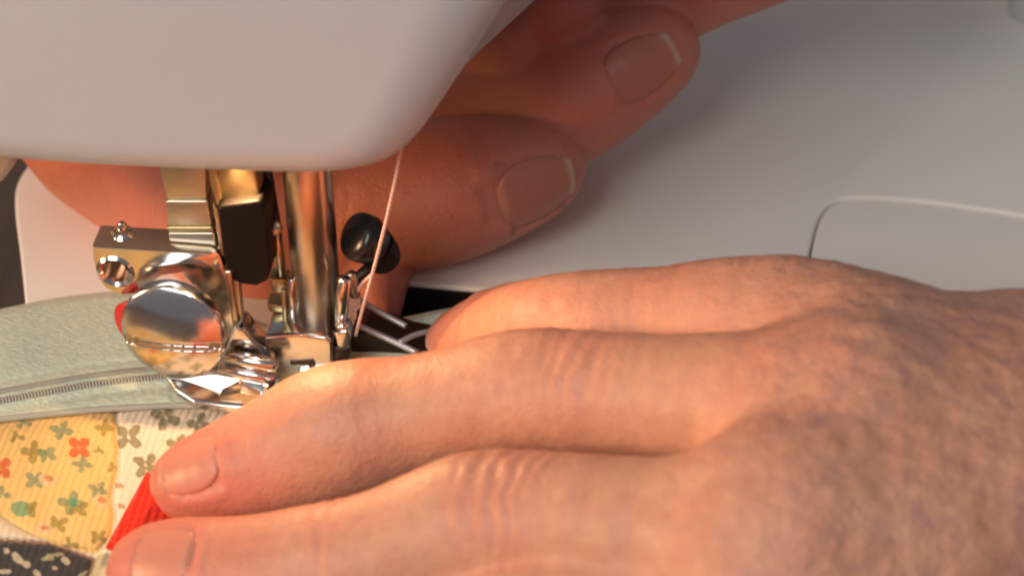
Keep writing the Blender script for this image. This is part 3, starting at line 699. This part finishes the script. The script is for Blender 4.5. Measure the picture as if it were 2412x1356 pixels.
def build_hand(name, H, h, wr, nails, label, mott, flush=0.0, nailc=(0.66, 0.25, 0.165)):
    """wr: per finger a list of (arc length, width, depth) of wrinkled joints; nails: (finger, arc0, arc1, dorsal dir, half angle, overhang)"""
    lo, hi = H.bounds(); V, Fq = surface(H.sdf, lo, hi, h); Nn = grad(H.sdf, V)
    red = np.zeros(len(V)); disp = 0.16*vnoise(V, 7, 1)+0.05*vnoise(V, 2.4, 2)
    mot = np.clip(mott(V), 0, 1); disp += mot*(0.12*vnoise(V, 3.0, 6)+0.11*vnoise(V, 1.6, 7)+0.10*np.abs(vnoise(V*np.array([1, 0.45, 1]), 1.5, 21)))
    for fi, (Q, R) in enumerate(H.f):
        d, T = H.chain(V, Q, R, True); near = np.clip(1-(d-0.3)/1.6, 0, 1)
        red = np.maximum(red, near*np.exp(-(T/15)**2)); red = np.maximum(red, near*np.clip(0.5-T/90, 0, 1)*np.clip(0.5-Nn[:, 2]*0.9, 0, 1))
        for t0, wd, amp, drs in wr[fi]:
            g = near*np.exp(-((T-t0)/wd)**2)*np.clip(Nn@nrm(drs)*1.5+0.1, 0, 1)
            ph = (T-t0)+1.1*vnoise(V, 5, 9)+0.4*vnoise(V, 1.8, 10)
            disp -= amp*g*(0.5+0.5*np.cos(ph*2*math.pi/2.1+0.6*vnoise(V, 2.5, 12)))**2*(0.6+0.5*vnoise(V, 3, 14)); red = np.maximum(red, g*0.35)
        for nfi, a0, a1, nd, ha, ov, white in nails:
            if nfi != fi: continue
            C0 = np.array([np.interp(T, cumlen(Q), Q[:, k]) for k in range(3)]).T
            tang = nrm(Q[2]-Q[0]); ndv = nrm(np.array(nd, float)-tang*(np.array(nd, float)@tang)); sd = np.cross(tang, ndv); rel = V-C0
            ang = np.arctan2(rel@sd, rel@ndv)
            e1 = np.abs(ang)/ha; lng = (T-(a0+a1)/2)/((a1-a0)/2)
            rr = (np.abs(e1)**3+np.abs(lng)**3)**(1/3)
            disp += near*(0.24*np.exp(-((rr-1.17)/0.16)**2)-0.30*(rr < 1.0)-0.10*np.exp(-((rr-1.0)/0.07)**2))*(T > a0-2)
            red = np.maximum(red, near*np.exp(-((rr-1.1)/0.2)**2)*0.35)
    V2 = V+Nn*disp[:, None]
    me = bpy.data.meshes.new(name); me.from_pydata((V2*S).tolist(), [], Fq.tolist()); me.update()
    red = np.clip(red+flush, 0, 1); set_attr(me, 'redness', red); set_attr(me, 'mottle', mot)
    o = link(name, me, M['skin']); tag(o, label, 'hand')
    for fi, a0, a1, nd, ha, ov, white in nails:
        Q, R = H.f[fi]; L = cumlen(Q); tang = nrm(Q[2]-Q[0]); ndv = nrm(np.array(nd, float)-tang*(np.array(nd, float)@tang)); sd = np.cross(tang, ndv)
        nu, nv = 22, 30; P = []; D = []; tint = []
        for i in range(nv):
            v = i/(nv-1); t = a1+(a0-ov-a1)*v                  # from the fold to the free edge
            cen = np.array([np.interp(max(t, 0), L, Q[:, k]) for k in range(3)])-tang*(max(0, -t))
            q = abs(2*v-1); wf = (1-q**(2.3 if v < 0.5 else 2.8))**0.45 if q < 1 else 0.0
            wf = max(wf, 0.18)
            for j in range(nu):
                u = 2*j/(nu-1)-1; th_ = u*ha*0.97*wf
                # rounded ends: pull the ends of each row in
                rad_ = nrm(ndv*math.cos(th_)+sd*math.sin(th_)); P.append(cen-tang*(0.0)); D.append(rad_)
                e_ = 1.5*(0.9-abs(u)**2)
                fre = np.clip((v-0.90+0.05*u*u)/0.05, 0, 1); lun = np.exp(-(v/0.17)**2)*max(0, 1-u*u*2)
                fre = fre*white; cc = np.array(nailc)*(1-fre)+np.array([0.74, 0.50, 0.38])*fre; cc = cc*(1-0.2*lun)+np.array([0.70, 0.36, 0.25])*0.2*lun
                tint.append((*cc, 1))
        P = np.array(P); D = np.array(D); rr = np.full(len(P), 12.0)
        for _ in range(24): rr = np.maximum(rr-H.sdf(P+D*rr[:, None])*0.9, 0.5)
        vrow = np.repeat(np.arange(nv)/(nv-1), nu); urow = np.tile(np.linspace(-1, 1, nu), nv)
        low = 0.10-0.55*np.clip((0.1-vrow)/0.1, 0, 1)-0.45*np.clip((np.abs(urow)-0.82)/0.18, 0, 1)**2
        top = P+D*(rr+low)[:, None]
        # straighten over the fingertip: the free edge keeps running along the finger
        X = top.reshape(nv, nu, 3)
        nk = int(nv*0.72)
        for i in range(nk+1, nv):
            d0 = X[nk-1]-X[nk-3]; d0 = d0/np.linalg.norm(d0, axis=1)[:, None]
            step = ((a1-a0+ov)/(nv-1)); ext = X[nk]+d0*step*(i-nk)
            f_ = min(1, (i-nk)/(nv-nk)*0.9+0.1)*0.75; X[i] = X[i]*(1-f_)+ext*f_
        top = X.reshape(-1, 3)
        low3 = top-D*0.35
        Fn = [[i*nu+j, (i+1)*nu+j, (i+1)*nu+j+1, i*nu+j+1] for i in range(nv-1) for j in range(nu-1)]; m_ = nv*nu
        Fa = Fn+[[x+m_ for x in f[::-1]] for f in Fn]
        bd = [j for j in range(nu)]+[i*nu+nu-1 for i in range(1, nv)]+[(nv-1)*nu+j for j in range(nu-2, -1, -1)]+[i*nu for i in range(nv-2, 0, -1)]
        for i in range(len(bd)): x, y = bd[i], bd[(i+1) % len(bd)]; Fa.append([x, y, y+m_, x+m_])
        n_o = mesh('fingernail', np.vstack([top, low3]), Fa, M['nail'], o); set_attr(n_o.data, 'tint', tint+tint, 'COLOR')
    return o
def cumlen(Q): return np.concatenate([[0], np.cumsum(np.linalg.norm(Q[1:]-Q[:-1], axis=1))])

# front hand: fingers as (pixel x, pixel y, height, radius) turned into points in space
ring = [(378, 1352, 7, 6.3), (470, 1358, 8, 7.0), (620, 1362, 9.5, 7.5), (780, 1335, 12, 7.7), (930, 1298, 15, 7.6), (1120, 1238, 19, 8.4), (1300, 1232, 22, 8.1), (1600, 1255, 26, 8.4), (1900, 1235, 29, 10)]
middle = [(452, 1134, 6.5, 5.2), (520, 1118, 8, 6.1), (640, 1082, 10, 7.6), (750, 1040, 12.5, 8.55), (840, 1008, 14.5, 8.45), (1000, 975, 17, 7.35), (1180, 935, 21, 7.5), (1300, 925, 23, 7.8), (1600, 945, 27, 7.8), (1850, 962, 31, 9.2), (2000, 975, 32.3, 10.4)]
index = [(1085, 812, 5.5, 4.6), (1130, 800, 8, 5.4), (1200, 782, 12, 6.3), (1275, 776, 17, 6.6), (1400, 768, 21, 7.0), (1580, 765, 24, 7.4), (1750, 770, 27, 8.6), (1900, 795, 29, 9.6), (2050, 850, 30, 10)]
pinky = [(760, 1560, 5, 5.5), (900, 1540, 7, 6.3), (1100, 1490, 12, 6.8), (1300, 1440, 17, 7.2), (1600, 1420, 21, 7.8), (1900, 1410, 24, 9.5)]
thumb = [(1500, 960, 8, 6), (1700, 950, 10, 7), (1950, 960, 13, 8), (2250, 960, 17, 10)]
palm = [[(2010, 868, 30, 9.2), (2150, 885, 28, 9.5), (2450, 885, 25, 10.5), (2800, 900, 24, 12)], [(2060, 985, 32, 10.8), (2300, 1000, 29, 12), (2800, 980, 25, 14)],
        [(1860, 1195, 30.5, 10.5), (2250, 1160, 28, 12), (2800, 1090, 25, 14)], [(1800, 1400, 25, 10.5), (2200, 1330, 25, 12), (2800, 1180, 24, 14)]]
Hf = Hand([ring, middle, index, pinky, thumb], palm, 8, 4.5, 0.9)
up_ = (0, 0.1, 1)
def mott_front(V):
    d = np.array([(p-CAM)@fwd for p in V[:1]])
    return np.clip((V[:, 0]-46)/22, 0, 1)*0.9+0.1
wr_f = [[(24, 3.2, 0.22, up_), (46, 7.5, 0.38, up_), (80, 10, 0.3, up_)], [(26, 3.0, 0.16, up_), (54, 6.5, 0.26, up_), (84, 10, 0.3, up_)], [(17, 3, 0.2, up_), (40, 8, 0.22, up_)], [], []]
tc = -fwd
fh_nails = [(1, 0.5, 7.8, tc*0.75+np.array([-0.1, 0.0, 0.55]), 0.64, 2.6, 0.1), (0, 0.5, 7.8, tc*0.7+np.array([-0.1, 0.1, 0.6]), 0.64, 2.6, 0.1), (2, 0.0, 8.0, (-0.5, -0.25, 0.8), 0.85, 2.6, 0.4)]
build_hand('hand', Hf, 0.62, wr_f, fh_nails, 'hand in front pressing the patchwork flat with three fingers beside the foot', mott_front)

# rear hand: two fingers with nails curl out from behind the needle bar
def B(px, py, y, r): return (px, py, y, r)
def to3y(c): return np.array([WY(x, y_, yy) for x, y_, yy, r in c]), np.array([r for *_, r in c])
f1 = [B(1268, 392, 33, 7.0), B(1200, 412, 31, 8.6), B(1080, 442, 29, 10.2), B(950, 470, 28, 10.6), B(800, 470, 29, 10.6), B(600, 440, 31, 11.5)]
f2 = [B(1548, 118, 46, 6.4), B(1490, 150, 45, 7.8), B(1380, 210, 44, 9.4), B(1250, 275, 43, 9.6), B(1080, 330, 42, 10), B(850, 370, 42, 11)]
f3 = [B(2080, -270, 62, 12), B(1800, -158, 60, 10.5), B(1600, -50, 58, 9.2), B(1400, 60, 56, 8.5)]
f4 = [B(905, 735, 16, 2.6), B(900, 690, 18, 3.2), B(890, 620, 22, 5), B(860, 540, 27, 6)]
f5 = [B(1345, 20, 47, 4.6), B(1312, 42, 47.5, 5.0), B(1285, 62, 49, 4.4)]
f6 = [B(1238, 85, 46, 3.8), B(1215, 110, 46, 4.6), B(1190, 140, 47, 5.0), B(1150, 180, 50, 5)]
pl = [[B(640, 420, 32, 12), B(420, 360, 34, 13), B(270, 300, 36, 13.5), B(150, 180, 40, 13)], [B(880, 330, 46, 13), B(600, 280, 50, 16), B(350, 200, 52, 18)], [B(545, 610, 25, 9), B(640, 650, 23, 8.5), B(780, 640, 24, 7)], [B(330, 470, 31, 5), B(420, 480, 30, 6.5), B(600, 520, 29, 7.5), B(760, 560, 28, 7)],
      [B(1240, 140, 58, 9), B(1000, 200, 58, 12), B(700, 150, 58, 14)]]
class HandY(Hand):
    def __init__(s, fingers, palm, kp, kj, kf):
        s.f = [dense(*to3y(c), 3) for c in fingers]; s.palm = [to3y(c) for c in palm]; s.kp, s.kj, s.kf = kp, kj, kf
Hb = HandY([f1, f2, f3, f4, f5, f6], pl, 8, 2.5, 0.6)
toward = -fwd
n1 = toward+rgt*0.35-upv*0.45; n2 = toward+rgt*0.25-upv*0.1
build_hand('hand', Hb, 0.75, [[(28, 4, 0.2, toward)], [(28, 4, 0.2, toward)], [], [], [], []], [(0, 1.0, 9.8, n1, 0.64, 4.2, 0.6), (1, 1.0, 8.6, n2, 0.62, 3.8, 0.6)],
           'hand behind the needle bar with two curled fingers and long pale nails', lambda V: np.full(len(V), 0.1), 0.9, (0.58, 0.205, 0.14))
